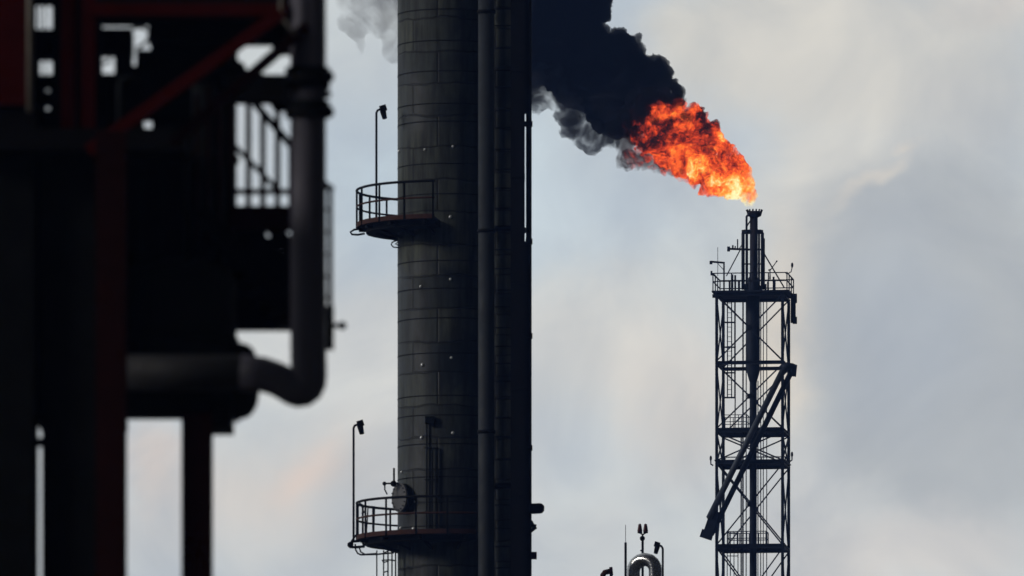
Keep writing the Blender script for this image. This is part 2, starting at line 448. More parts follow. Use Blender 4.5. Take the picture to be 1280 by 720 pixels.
# caged ladder under the lower platform
lad = MB(); zb = 1.0
for px in (471, 479.5): 
    lad.bar(Vector((xc(px), D1 - 0.3, zb)), P(px, 688, D1 - 0.3), 0.04)
for px in (485, 490, 494.5): lad.bar(Vector((xc(px), D1 - 0.9, zb)), P(px, 686, D1 - 0.9), 0.045)
z = zc(692)
while z > 2:
    lad.bar(Vector((xc(479.5), D1 - 0.3, z)), Vector((xc(485), D1 - 0.9, z)), 0.03); z -= 0.3
z = zc(704)
while z > 2.5:
    ring = [Vector((xc(479.5), D1 - .3, z)), Vector((xc(478.5), D1 - 0.9, z + .02)), Vector((xc(483), D1 - 1.3, z)), Vector((xc(490), D1 - 1.3, z)), Vector((xc(494), D1 - 1.0, z))]
    lad.tube(ring, 0.022, 5); z -= 0.9
lad.build('caged_ladder', 'black', A)
# manway nozzle with a grey cover and a davit
cd = Vector((-0.86, -0.51, 0.0)); cen = P(492.5, 621.5, D1 - 1.05)
base = cen - cd * 0.36
nz = MB(); nz.tube([base - cd * 0.45, base], 0.36, 28); nz.tube([base, base + cd * 0.10], 0.43, 28); mw = nz.build('manway', 'black2', A)
cv = MB(); cv.tube([cen - cd * 0.24, cen - cd * 0.17], 0.44, 32)
for k in range(16):
    a = 2 * math.pi * k / 16; u = cd.cross(Vector((0, 0, 1))).normalized(); v = Vector((0, 0, 1))
    q = cen - cd * 0.17 + (u * math.cos(a) + v * math.sin(a)) * 0.38; cv.tube([q, q + cd * 0.05], 0.022, 6)
cv.build('cover_plate', 'disc', mw)
dv = MB(); dv.tube([P(492.5, 585, D1 - 1), P(492.5, 606, D1 - 1)], 0.035, 6); dv.tube([P(480, 604.5, D1 - 1), P(498, 604, D1 - 1)], 0.03, 6)
dv.tube([P(481, 604, D1 - 1), P(481, 612, D1 - 1), P(484, 618, D1 - 1)], 0.025, 6); dv.ball(P(480.5, 604.5, D1 - 1), 0.065, 2).ball(P(492, 604.5, D1 - 1), 0.10, 2)
dv.build('davit', 'black', mw)
# instrument conduits on the shell above the lower platform
cn = MB()
for px, y0 in ((533.5, 525), (540.5, 560), (545.5, 560)):
    p = lug_at(px, y0); q = lug_at(px, 672); d = Vector((0, -0.07, 0)); cn.tube([p + d, q + d], 0.028, 6)
p = lug_at(538, 525); cn.box(p + Vector((-0.16, -0.16, -0.12)), p + Vector((0.12, 0.0, 0.1)))
for y in (560, 600, 640):
    p = lug_at(531, y); q = lug_at(548, y); cn.bar(p + Vector((0, -0.05, 0)), q + Vector((0, -0.05, 0)), 0.03)
cn.build('conduit', 'black2', A)

# slender banded column in front with its side pipe
D2 = 290.6
bx, rb = xc(628, D2), 27.5 * D2 / F
Bc = empty('slender_column', (bx, D2, 0), 'narrow banded column standing in front of the wide clad one', 'industrial column')
M['cladB'] = cladding('narrow_cladding', rb, 1.1, 0.62, 0.2, 0.6)
MB().lathe((bx, D2, 0), [(rb * 1.2, 0), (rb * 1.2, 0.4), (rb, 1.0), (rb, top_z - 2)], 64).build('shell', M['cladB'], Bc)
sb = MB(); z = 1.6; rnd = random.Random(5)
while z < top_z - 2:
    sb.sector((bx, D2, 0), rb - 0.01, rb + 0.012, 0, 359.9, z - 0.02, z + 0.02, 48); z += rnd.uniform(0.5, 0.72)
sb.build('cladding_straps', 'strap', Bc)
for y in (288, 610): MB().lathe((bx, D2, zc(y, D2)), [(rb + 0.02, -0.07), (rb + 0.05, -0.07), (rb + 0.05, 0.07), (rb + 0.02, 0.07)], 48).build('flange_ring', 'black', Bc)
D3 = 289.6
px_, rp = xc(608, D3), 10.2 * D3 / F
Pp = empty('downcomer_pipe', (px_, D3, 0), 'smooth upright pipe running between the wide and the narrow column', 'pipe')
MB().lathe((px_, D3, 0), [(rp, 0), (rp, top_z - 3)], 40).build('pipe_body', mat('smooth_pipe', (0.022, 0.027, 0.034), 0.75, var=0.4, scale=0.5, spec=0.3), Pp)
fl = MB()
for y in (15, 289, 540): fl.lathe((px_, D3, zc(y, D3)), [(rp + 0.01, -0.05), (rp + 0.035, -0.05), (rp + 0.035, 0.05), (rp + 0.01, 0.05)], 32)
build_each(fl, 'pipe_clamp', 'black', Pp)
# black duct and thin riser at the right edge
D4 = 289.9
Dk = empty('black_duct', (xc(647, D4), D4, 0), 'black square duct along the right edge of the column group', 'duct')
m_ = MB(); m_.box((xc(638.5, D4), D4 - 0.5, 0), (xc(656, D4), D4 + 0.5, top_z - 1)); m_.build('duct_body', 'black', Dk)
m_ = MB(); z = 3.0
while z < top_z - 2: m_.box((xc(638, D4), D4 - 0.54, z - 0.06), (xc(656.3, D4), D4 + 0.54, z + 0.06)); z += 3.2
build_each(m_, 'duct_stiffener', 'black', Dk)
Rz = empty('thin_riser', (xc(661, D4), D4, 0), 'thin black riser pipe at the far right of the column group', 'pipe')
m_ = MB(); m_.tube([(xc(661, D4), D4, 0), (xc(661, D4), D4, top_z - 1)], 3.6 * D4 / F, 16); m_.build('pipe_body', 'black', Rz)
m_ = MB()
for y0, y1 in ((-200, 142), (152, 158), (302, 720), (720, 1500)):
    m_.box((xc(655.5, D4), D4 - 0.1, zc(y1, D4)), (xc(661, D4), D4 + 0.1, zc(y0, D4)))
for y in (155, 302, 420, 560): m_.box((xc(657, D4), D4 - 0.16, zc(y + 3, D4)), (xc(665.6, D4), D4 + 0.16, zc(y - 3, D4)))
build_each(m_, 'pipe_bracket', 'black', Rz)
# nozzles pointing right
m_ = MB(); q = P(662, 636, D4); e = P(675, 635.5, D4)
m_.tube([q, e, e + Vector((0.07, 0, 0)), e + Vector((0.13, 0, 0))], [0.16, 0.16, 0.14, 0.07], 20); m_.build('capped_nozzle', 'black', Rz)
m_ = MB(); m_.tube([P(663, 652, D4), P(666, 657, D4), P(670, 658.5, D4)], 0.07, 10).tube([P(663, 664, D4), P(670, 658.5, D4)], 0.06, 10); m_.build('small_elbow', 'black', Rz)
m_ = MB(); m_.box(P(664, 699, D4) - Vector((0, .08, 0)), P(671, 690, D4) + Vector((0, .08, 0))); m_.build('junction_box', 'brown', Rz)

# floodlight poles on the platforms
def floodlight(px, ytop, ybot, D, label, hs=1.0, flip=1, r=0.035, group=None, D0=None, lift=0.0):
    root = empty('floodlight_pole', P(px, ybot, D), label, 'floodlight', group)
    MB().tube([P(px, ybot, D), P(px, ytop + 4, D), P(px + 1.5 * flip, ytop + 1, D), P(px + 6 * flip * hs, ytop - 1, D)], r, 8).build('pole', 'black', root)
    k = D / F
    h = MB(); q = P(px + 8 * flip * hs, ytop + 1, D)
    h.bar(q + Vector((-3.5 * k * flip * hs, 0, 1.5 * k)), q + Vector((4.5 * k * flip * hs, 0, 4 * k * hs)), 7 * k * hs, 9 * k * hs)
    lh = h.build('lamp_housing', 'black', root)
    h = MB(); h.tube([q, q + Vector((2.5 * flip * k * hs, -2 * k, -10.5 * k * hs))], [4.0 * k * hs, 3.0 * k * hs], 12); h.build('lamp_shade', 'black', lh)
    return root
floodlight(470.5, 137, 283, D1 - 0.9, 'floodlight on the upper curved platform of the wide column', group='floodlights on poles')
floodlight(442, 531, 678, D1, 'floodlight on a tall pole clamped to the lower curved platform edge', group='floodlights on poles')

# ------------------------------------------------------------------ small plant rising at the bottom of the frame, 350 m away
D5 = 350.0
def ground_pt(px, D): return Vector((xc(px, D), D, 0))
Gn = empty('gooseneck_pipe', ground_pt(805, D5), 'shiny stainless pipe bent over in an upside-down U', 'pipe')
k5 = D5 / F; ccx, ccz = xc(805.5, D5), CZ + (HY - 713) * k5; rr = 13.5 * k5; rt = 8.2 * k5
pts = [Vector((ccx - rr, D5 + 0.25, 0)), Vector((ccx - rr, D5 + 0.25, ccz - 0.5))]
for i in range(33):
    a = math.pi - math.pi * i / 32; pts.append(Vector((ccx + rr * math.cos(a), D5 - 0.25 * math.cos(a) * -1 * -1 , ccz + rr * math.sin(a) * 1.0)))
pts += [Vector((ccx + rr, D5 - 0.25, ccz - 0.5)), Vector((ccx + rr, D5 - 0.25, 0))]
MB().tube(pts, rt, 32).build('pipe_body', 'chrome', Gn)
m_ = MB()
for i in range(7):
    a = math.pi * (0.08 + 0.84 * i / 6); q = Vector((ccx + rr * math.cos(a), D5 - 0.25 * math.cos(a), ccz + rr * math.sin(a)))
    t_ = Vector((-math.sin(a), 0, math.cos(a))); m_.tube([q - t_ * 0.012, q + t_ * 0.012], rt + 0.012, 32)
build_each(m_, 'seam_band', 'chrome', Gn)
Lr = empty('lightning_rod', ground_pt(782, D5), 'thin whip rod beside the shiny bent pipe', 'rod')
MB().tube([ground_pt(782, D5), P(782, 678, D5)], 0.045, 8).build('mast', 'black', Lr); MB().tube([P(782, 678, D5), P(782, 656, D5)], 0.012, 6).build('whip', 'black', Lr)
Bk = empty('beacon_mast', ground_pt(803.3, D5 + .8), 'mast with two red obstruction lights above the bent pipe', 'beacon')
DB = D5 + 0.8
MB().tube([ground_pt(803.3, DB), P(803.3, 672, DB)], 0.045, 8).tube([P(803.3, 672, DB), P(803.3, 667, DB)], 0.03, 8).build('mast', 'black', Bk)
MB().ball(P(803, 673, DB), 0.10, 2).build('junction_ball', 'black', Bk)
m_ = MB().tube([P(799.5, 666, DB), P(803.3, 668.5, DB), P(807.3, 666, DB)], 0.03, 6); m_.build('lamp_bracket', 'black', Bk)
MB().tube([P(803.3, 689, DB), P(800.5, 688, DB)], 0.03, 6).build('mast_step', 'black', Bk)
for px in (799.8, 807):
    q = P(px, 666.5, DB); sgn = -1 if px < 803 else 1
    b0 = MB().tube([q, q + Vector((0, 0, 0.05))], 0.085, 12).build('beacon_base', 'black', Bk)
    MB().lathe(q, [(0.085, 0.04), (0.09, 0.10), (0.065, 0.26), (0.05, 0.33), (0.01, 0.35)], 16).build('beacon_lamp', 'beaconred', b0)
floodlight(828.5, 682, 1542, D5 + 0.3, 'floodlight on a pole right of the shiny bent pipe', 0.85, -1, 0.04, group='floodlights on poles')
Ru = empty('rusty_vent_pipe', ground_pt(756, D5), 'rust-red pipe elbow just left of the thin whip rod', 'pipe')
MB().tube([ground_pt(753.5, D5), P(753.5, 719, D5), P(756, 715.5, D5), P(763, 714, D5)], 0.10, 12).build('pipe_body', 'rust', Ru)
MB().tube([P(762, 714, D5), P(766, 713.6, D5)], 0.15, 14).build('pipe_cap', 'brown', Ru)
MB().tube([ground_pt(764, D5), P(764, 715, D5)], 0.06, 8).build('support_post', 'black', Ru)

# ------------------------------------------------------------------ flare tower, 600 m away
D6 = 600.0; K6 = D6 / F
cx6 = xc(941, D6)
TH = math.atan(0.27 / 2.2); HW = 2.06
def T(u, v, z): return Vector((cx6 + u * math.cos(TH) + v * math.sin(TH), D6 - u * math.sin(TH) + v * math.cos(TH), z))
def z6(py): return CZ + (HY - py) * K6
def x6(px): return (px - 941) * K6
FT = empty('flare_tower', (cx6, D6, 0), 'tall square steel lattice tower carrying the burning flare stack', 'flare tower')
corners = [(-HW, -HW), (HW, -HW), (HW, HW), (-HW, HW)]
ZT = z6(370.5)
for u, v in corners:
    MB().beam(T(u, v, 0), T(u, v, ZT), 0.19, 0.19, 0.5).build('leg', 'towersteel', FT)
levels = [ZT, z6(457), z6(541), z6(581), z6(686)]
zz_ = z6(686); nb = 8
levels += [zz_ * (1 - (i + 1) / nb) + 0.2 * ((i + 1) / nb) for i in range(nb)]
for i, z in enumerate(levels):
    hgt = 0.30 if i == 0 else 0.22
    for j in range(4):
        a, b = corners[j], corners[(j + 1) % 4]
        MB().beam(T(*a, z), T(*b, z), 0.18, hgt, 0.35).build('crossbeam', 'towersteel', FT)
for i in range(len(levels) - 1):
    z1, z0 = levels[i] - 0.12, levels[i + 1] + 0.12
    for j in range(4):
        a, b = corners[j], corners[(j + 1) % 4]; o_ = 0.06
        MB().bar(T(*a, z0), T(*b, z1), 0.085, 0.085).build('brace', 'towersteel', FT)
        a2 = (a[0] * 0.985, a[1] * 0.985); b2 = (b[0] * 0.985, b[1] * 0.985)
        MB().bar(T(*b2, z0), T(*a2, z1), 0.085, 0.085).build('brace', 'towersteel', FT)
# gusset plates where the braces cross the stack guides
m_ = MB()
for i in range(len(levels) - 1):
    if levels[i] - levels[i + 1] > 3:
        z = (levels[i] + levels[i + 1]) / 2
        for v in (-HW, HW): m_.box(T(0, v, z) - Vector((0.16, 0.02, 0.16)), T(0, v, z) + Vector((0.16, 0.02, 0.16)))
m_.build('gusset_plate', 'towersteel', FT)
# decks
def quad_deck(z, u0, u1, v0, v1, t=0.06):
    m_ = MB(); vs = []
    for zz in (z - t, z): vs.append([m_.b.verts.new(T(u, v, zz)) for u, v in ((u0, v0), (u1, v0), (u1, v1), (u0, v1))])
    m_.b.faces.new(vs[0][::-1]); m_.b.faces.new(vs[1])
    for k in range(4): m_.b.faces.new((vs[0][k], vs[0][(k + 1) % 4], vs[1][(k + 1) % 4], vs[1][k]))
    return m_
quad_deck(ZT + 0.16, -2.35, 2.5, -2.3, 2.3, 0.10).build('top_deck', 'towersteel', FT)
quad_deck(z6(541) + 0.16, -HW, HW, -HW, HW).build('service_deck', 'towersteel', FT)
quad_deck(z6(581) + 0.16, -HW - .15, HW + .15, -HW, HW).build('service_deck', 'towersteel', FT)
quad_deck(z6(686) + 0.16, -HW, HW, -HW, HW).build('service_deck', 'towersteel', FT)
def rail_box(z, u0, u1, v0, v1, hgt=1.1, nu=4, nv=4, r=0.05, name='railing'):
    m_ = MB()
    for zz in (z + hgt, z + hgt * 0.55):
        q = [T(u0, v0, zz), T(u1, v0, zz), T(u1, v1, zz), T(u0, v1, zz)]
        for k in range(4): m_.bar(q[k], q[(k + 1) % 4], r)
    for i in range(nu + 1):
        for v in (v0, v1): u = u0 + (u1 - u0) * i / nu; m_.bar(T(u, v, z), T(u, v, z + hgt), r * 1.15)
    for i in range(1, nv):
        for u in (u0, u1): v = v0 + (v1 - v0) * i / nv; m_.bar(T(u, v, z), T(u, v, z + hgt), r * 1.15)
    return m_.build(name, 'towersteel', FT)
rail_box(ZT + 0.12, -2.28, 2.35, -2.2, 2.2, 1.12, 4, 3, 0.06)
rail_box(z6(541) + 0.16, x6(903), x6(934), -0.3, 1.6, 0.95, 3, 2, 0.04)
rail_box(z6(581) + 0.16, -1.9, 1.9, 1.2, 1.8, 0.45, 5, 2, 0.035)
rail_box(z6(686) + 0.16, x6(909), x6(957), 0.2, 1.8, 0.95, 4, 2, 0.05)
# stack, reducer, flare tip
st = MB()
st.lathe((cx6 + x6(941.5), D6, 0), [(0.225, 0), (0.225, z6(478)), (0.42, z6(464)), (0.42, z6(352)), (0.40, z6(350)), (0.21, z6(345)), (0.21, z6(271))], 32)
stack = st.build('stack', 'towersteel', FT)
tx = cx6 + x6(943)
ft = MB(); ft.lathe((tx, D6, 0), [(0.22, z6(272)), (0.42, z6(270)), (0.48, z6(266)), (0.46, z6(264.5)), (0.38, z6(264.5))], 28)
for k in range(14):
    a = 2 * math.pi * k / 14; d = Vector((math.cos(a), math.sin(a), 0)); q = Vector((tx, D6, z6(265))) + d * 0.44
    ft.bar(q, q + d * 0.06 + Vector((0, 0, 0.14)), 0.09, 0.06)
ft.build('flare_tip', 'towersteel', stack)
sx = cx6 + x6(943)
st2 = MB(); st2.tube([(sx, D6, z6(350)), (sx, D6, z6(270))], 0.21, 20); st2.build('burner_riser', 'towersteel', stack)
# guide frame round the riser
m_ = MB(); y_ = D6
def X(px, py, dv=0.0): return P(px, py, D6 + dv)
m_.tube([X(928.8, 362), X(928.8, 292), X(931, 288.8), X(950.5, 288.8), X(953, 292), X(953, 362)], 0.11, 8)
m_.tube([X(933.5, 362, .2), X(933.5, 291, .2)], 0.085, 8); m_.tube([X(948.8, 362, .3), X(948.8, 291, .3)], 0.07, 8)
m_.tube([X(955.2, 362, .2), X(955.2, 298, .2)], 0.05, 8); m_.bar(X(927, 290), X(954, 290), 0.24, 0.22)
m_.bar(X(929, 312), X(953, 312), 0.10); m_.bar(X(929, 330), X(953, 330), 0.08)
m_.build('guide_frame', 'towersteel', FT)
m_ = MB(); m_.tube([X(933.2, 290, -.2), X(933.2, 271, -.2), X(934.5, 269, -.2)], 0.07, 8); m_.tube([X(933.5, 283, -.2), X(938.5, 275, -.1)], 0.04, 6); m_.build('pilot_pipe', 'towersteel', FT)
m_ = MB(); m_.bar(X(926, 311), X(908, 345), 0.07); m_.bar(X(955, 317), X(980.5, 360), 0.08); m_.build('stay_strut', 'towersteel', FT)
m_ = MB(); m_.bar(X(938, 312), X(909.5, 311), 0.12); m_.box(X(909, 314, -.1), X(912.5, 308.5, .1)); m_.bar(X(922, 311), X(922, 299), 0.08); m_.bar(X(916, 311), X(916, 306.5), 0.10); m_.bar(X(919, 311), X(919, 307.5), 0.08)
m_.bar(X(929, 304), X(924, 311), .06); m_.build('hoist_arm', 'towersteel', FT)
m_ = MB(); m_.bar(X(905, 368, -2), X(905, 327.5, -2), 0.10); m_.bar(X(905.5, 328.5, -2), X(888, 327, -2), 0.11); m_.bar(X(905, 338, -2), X(897, 329, -2), 0.04); m_.box(X(887, 330, -2.1), X(890.5, 326.5, -1.9)); m_.build('lamp_arm', 'towersteel', FT)
m_ = MB(); m_.bar(X(889, 341, -2.2), X(900, 351, -2.2), 0.07); m_.box(X(888.2, 344, -2.3), X(890.5, 339, -2.1)); m_.build('spotlight', 'towersteel', FT)
m_ = MB().tube([X(897.2, 345, -2), X(897.2, 309, -2)], 0.018, 5); m_.build('whip_antenna', 'towersteel', FT)
m_ = MB().tube([X(982, 342, 1), X(986, 341.5, 1), X(989, 339.5, 1), X(990.2, 334, 1)], 0.035, 6); m_.ball(X(990.2, 331.5, 1), 0.10, 2, (0.8, 0.8, 1.7)); m_.build('beacon_light', 'towersteel', FT)
m_ = MB().tube([X(962, 339, 1), X(971, 326.5, 1)], 0.03, 5); m_.tube([X(962.5, 349, 1), X(962.5, 337, 1), X(960.5, 338, 1)], 0.06, 6); m_.ball(X(971, 326.5, 1), 0.06, 1); m_.build('wind_sensor', 'towersteel', FT)
m_ = MB()
for px, a, b in ((915.5, 368, 343), (919, 368, 344), (912, 368, 352), (967, 368, 346), (960, 368, 352), (957, 366, 355), (924, 368, 350)): m_.bar(X(px, a), X(px, b), 0.12)
for px, h in ((936, 13), (948, 16), (951, 10), (932, 12)): m_.box(X(px - 1.5, 368, -.3), X(px + 1.5, 368 - h, .3))
m_.build('valve_manifold', 'towersteel', FT)
m_ = MB(); m_.box(X(988.5, 403, -.2), X(994.5, 374, .2)); m_.box(X(991, 404, -.25), X(996, 397, .25)); m_.box(X(990, 378, -.25), X(996, 368, .25)); m_.build('junction_box', 'towersteel', FT)
m_ = MB(); m_.box(X(890.5, 372, -.1), X(895, 368, .1)); m_.build('deck_bracket', 'towersteel', FT)
for (px, py, sx_) in ((888.5, 574, -1), (990, 569, 1)):
    m_ = MB(); m_.tube([X(px - sx_ * 3, py + 8), X(px, py + 6), X(px, py)], 0.05, 6); m_.ball(X(px, py - 1), 0.10, 2, (0.8, 0.8, 1.8)); m_.build('beacon_light', 'towersteel', FT)
# caged ladder on the upper left, pipes up the inside
m_ = MB()
for px in (905, 909.3, 914.5, 918.7): m_.bar(X(px, 498, .4), X(px, 376, .4), 0.07 if px != 918.7 else 0.10)
for y in (403, 434, 466, 497): m_.bar(X(904.5, y, .4), X(919, y, .4), 0.09)
y = 379
while y < 498: m_.bar(X(909.3, y, .4), X(914.5, y, .4), 0.03); y += 6
m_.build('caged_ladder', 'towersteel', FT)
m_ = MB()
for px in (909, 913, 917.5, 922.5): m_.bar(Vector((cx6 + x6(px), D6 + .8, 1)), X(px, 664, .8), 0.055)
y = 666
while y < 1500:
    m_.bar(X(908.5, y, .8), X(923, y, .8), 0.05); y += 29
m_.build('caged_ladder', 'towersteel', FT, )
m_ = MB()
for px, y0, wd in ((928.8, 376, .09), (932.8, 376, .06), (919, 498, .07), (951, 376, .05), (954.2, 376, .045), (958.5, 376, .045), (926.5, 541, .08), (947.5, 476, .05)):
    ye = 541 if px in (919,) else 1595
    m_.tube([Vector((cx6 + x6(px), D6 + 0.9, z6(ye))), X(px, y0, 0.9)], wd * 0.62 if wd > .05 else wd * .7, 6)
m_.build('utility_pipes', 'towersteel', FT)
# pair of slanting ducts across the front face
m_ = MB()
E1, E2 = X(981, 457, -2.6), X(884.5, 640, -2.6)
def slant(p, q, r, name, m='towerpipe'):
    o = MB().tube([p, q], r, 20).build(name, m, FT); return o
slant(X(978.5, 463, -2.7), X(886, 648, -2.7), 0.19, 'slanting_duct')
slant(X(987.5, 468, -2.3), X(889, 668, -2.3), 0.175, 'slanting_duct', 'towersteel')
m_ = MB(); m_.ball(X(989.5, 461, -2.4), 0.36, 3, (0.9, 0.8, 1.0)); m_.tube([X(978, 461.5, -2.7), X(985, 457.5, -2.6), X(992, 459, -2.4), X(990, 470, -2.3)], 0.26, 14); m_.build('duct_elbow', 'towersteel', FT)
m_ = MB(); d = (X(878, 672, -2.5) - X(900, 628, -2.5)).normalized()
m_.bar(X(894, 639, -2.5), X(883.5, 670, -2.5), 0.58, 0.5); m_.bar(X(885, 664, -2.5), X(882, 673, -2.5), 0.78, 0.6)
m_.bar(X(884, 647, -2.5), X(890, 651, -2.5), 0.09); m_.build('duct_shoe', 'towersteel', FT)

# ------------------------------------------------------------------ fire and smoke
rng = np.random.default_rng(11)
PERM = rng.permutation(256); PERM = np.concatenate([PERM, PERM, PERM])
GR = rng.normal(size=(256, 3)); GR /= np.linalg.norm(GR, axis=1)[:, None]
def perlin(p):
    i = np.floor(p).astype(int); f = p - i; u = f * f * f * (f * (f * 6 - 15) + 10); i &= 255
    out = 0
    for dx_ in (0, 1):
        for dy_ in (0, 1):
            for dz_ in (0, 1):
                h = PERM[PERM[PERM[i[:, 0] + dx_] + i[:, 1] + dy_] + i[:, 2] + dz_] & 255
                d = f - np.array([dx_, dy_, dz_]); v = (GR[h] * d).sum(1)
                wx = u[:, 0] if dx_ else 1 - u[:, 0]; wy = u[:, 1] if dy_ else 1 - u[:, 1]; wz = u[:, 2] if dz_ else 1 - u[:, 2]
                out = out + v * wx * wy * wz
    return out
def billow(p, scale, octs, gain=0.5):
    s = 0; a = 1.0; t = 0
    for k in range(octs):
        s = s + a * np.abs(perlin(p * scale * 2 ** k + 17.3 * k)) * 2; t += a; a *= gain
    return s / t
def cloud_mesh(name, blobs, D, voxel, amp, scale, octs, material, parent, org, squash=1.0, amp_fn=None, gain=0.6):
    """union of puffs, remeshed to one skin and billowed"""
    bm = bmesh.new(); k = D / F; rnd = random.Random(len(blobs))
    for b in blobs:
        px, py, r = b[:3]; dy_ = (b[3] if len(b) > 3 else rnd.uniform(-0.35, 0.35) * r * k)
        c = P(px, py, D) + Vector((0, dy_, 0)) - org
        bmesh.ops.create_icosphere(bm, subdivisions=3, radius=r * k, matrix=Matrix.Translation(c) @ Matrix.Diagonal((1, squash, 1, 1)))
    me = bpy.data.meshes.new(name); bm.to_mesh(me); bm.free()
    o = bpy.data.objects.new(name, me); COL.objects.link(o)
    md = o.modifiers.new('r', 'REMESH'); md.mode = 'VOXEL'; md.voxel_size = voxel; md.use_smooth_shade = True
    sm = o.modifiers.new('s', 'SMOOTH'); sm.iterations = 3; sm.factor = 0.5
    dg = bpy.context.evaluated_depsgraph_get(); dg.update()
    m2 = bpy.data.meshes.new_from_object(o.evaluated_get(dg)); o.modifiers.clear(); o.data = m2; m2.name = name
    n = len(m2.vertices); co = np.empty(n * 3); m2.vertices.foreach_get('co', co); co = co.reshape(-1, 3)
    nr = np.empty(n * 3); m2.vertex_normals.foreach_get('vector', nr); nr = nr.reshape(-1, 3)
    wp = co + 0.6 / scale * np.stack([perlin(co * scale * 0.7 + q) for q in (3.1, 41.7, 77.3)], 1)
    d = billow(wp, scale, octs, gain) - 0.32
    aa = amp if amp_fn is None else amp * amp_fn(co)
    co = co + nr * (d * aa)[:, None]
    m2.vertices.foreach_set('co', co.ravel()); m2.update()
    m2.materials.clear(); m2.materials.append(material)
    if parent is not None: o.parent = parent
    else: o.location = org
    return o

def vol_mat(name, step):
    m = bpy.data.materials.new(name); m.use_nodes = True; m.node_tree.nodes.clear()
    t = NT(m.node_tree); out = t.n('ShaderNodeOutputMaterial'); m.cycles.volume_step_rate = step
    return m, t, out

# thick soot
mk, t, out = vol_mat('soot_smoke', 0.12)
co = t.n('ShaderNodeTexCoord').outputs['Object']
pv = t.n('ShaderNodeVolumePrincipled'); pv.inputs['Color'].default_value = (0.09, 0.10, 0.14, 1)
n1 = t.noise(co, 0.8, 5, 0.6, 0.3)
t.put(pv.inputs['Density'], t.smooth(n1, 0.25, 0.55, 1.2, 6.0)); out_l = t.t.links.new(pv.outputs[0], out.inputs['Volume'])
pv.inputs['Anisotropy'].default_value = 0.3
M_soot = mk
def wispy(name, lo, hi, dens, colr, scale, step=0.12):
    mk, t, out = vol_mat(name, step)
    co = t.n('ShaderNodeTexCoord').outputs['Object']
    pv = t.n('ShaderNodeVolumePrincipled'); pv.inputs['Color'].default_value = (*colr, 1)
    n1 = t.noise(co, scale, 6, 0.6, 0.7)
    t.put(pv.inputs['Density'], t.smooth(n1, lo, hi, dens * 0.03, dens)); t.t.links.new(pv.outputs[0], out.inputs['Volume'])
    pv.inputs['Anisotropy'].default_value = 0.4
    return mk
M_wisp = wispy('thin_smoke', 0.42, 0.62, 3.0, (0.17, 0.19, 0.25), 0.7)
M_far = wispy('drifting_smoke', 0.38, 0.68, 0.65, (0.30, 0.27, 0.28), 0.45)

nozzle = P(938, 262, D6)
plume = empty('smoke_plume', nozzle, 'thick navy-black smoke plume billowing up behind the flame', 'smoke')
dense = [(655, -90, 90), (700, -30, 60), (722, -5, 44), (733, 8, 29), (690, 40, 66), (727, 66, 44), (742, 72, 34), (772, 66, 25), (793, 68, 18), (800, 88, 22), (812, 88, 16), (780, 112, 42), (815, 118, 24), (828, 112, 16),
         (838, 130, 12), (758, 132, 34), (800, 140, 26), (725, 100, 40), (650, 40, 58), (775, 158, 18), (790, 165, 14), (704, 82, 36), (645, 10, 80), (600, -60, 70), (580, -20, 60)]
dense += [(770, 88, 32, 0.0), (738, 84, 36, 0.0), (765, 110, 34, 0.0), (803, 110, 26, 0.0), (692, 46, 58, 0.0), (785, 140, 26, 0.0), (824, 82, 14), (845, 118, 10), (846, 132, 10), (775, 50, 16), (812, 95, 16), (827, 93, 11), (794, 55, 10)]
cloud_mesh('dense_smoke', dense, D6 + 0.5, 0.12, 1.25, 0.62, 5, M_soot, plume, nozzle, gain=0.5)
thin = [(664, 92, 26), (684, 100, 26), (655, 75, 30), (706, 128, 16), (700, 118, 22), (712, 140, 20), (716, 158, 16), (728, 165, 20), (742, 172, 20), (752, 165, 20), (672, 122, 20), (660, 112, 24), (640, 100, 30), (768, 170, 15), (690, 112, 22)]
cloud_mesh('thin_smoke', thin, D6 - 0.4, 0.12, 0.9, 0.7, 5, M_wisp, plume, nozzle)
th2 = [(782, 182, 13), (784, 196, 14), (795, 200, 13), (806, 200, 12), (818, 200, 13), (828, 206, 12), (838, 208, 12), (846, 212, 10)]
cloud_mesh('flame_edge_smoke', th2, D6 - 0.5, 0.09, 0.55, 1.1, 4, wispy('singed_smoke', 0.38, 0.62, 2.4, (0.42, 0.38, 0.38), 0.9, 0.15), plume, nozzle)
th3 = [(795, 134, 14), (812, 126, 13), (780, 152, 14), (790, 170, 9), (832, 124, 11), (846, 132, 9), (800, 152, 9), (768, 165, 12), (856, 148, 7), (818, 156, 8), (838, 157, 7), (802, 140, 14)]
cloud_mesh('soot_veil', [(*b, -2.2) for b in th3], D6 - 1.0, 0.1, 0.7, 1.0, 5, wispy('soot_veil', 0.40, 0.60, 4.0, (0.04, 0.04, 0.05), 0.9, 0.15), plume, nozzle)
far = [(470, 10, 34), (452, -5, 36), (445, 35, 17), (435, 32, 12), (447, 44, 11), (451, 56, 8), (452, 64, 5), (490, 25, 30), (500, 60, 20), (520, 30, 40), (480, -30, 50), (530, -30, 60)]
fr = cloud_mesh('drifting_smoke', far, D6, 0.2, 0.8, 0.6, 5, M_far, None, P(470, 40, D6))
tag(fr, 'faint grey shred of smoke at the top between pipe and column', 'smoke')

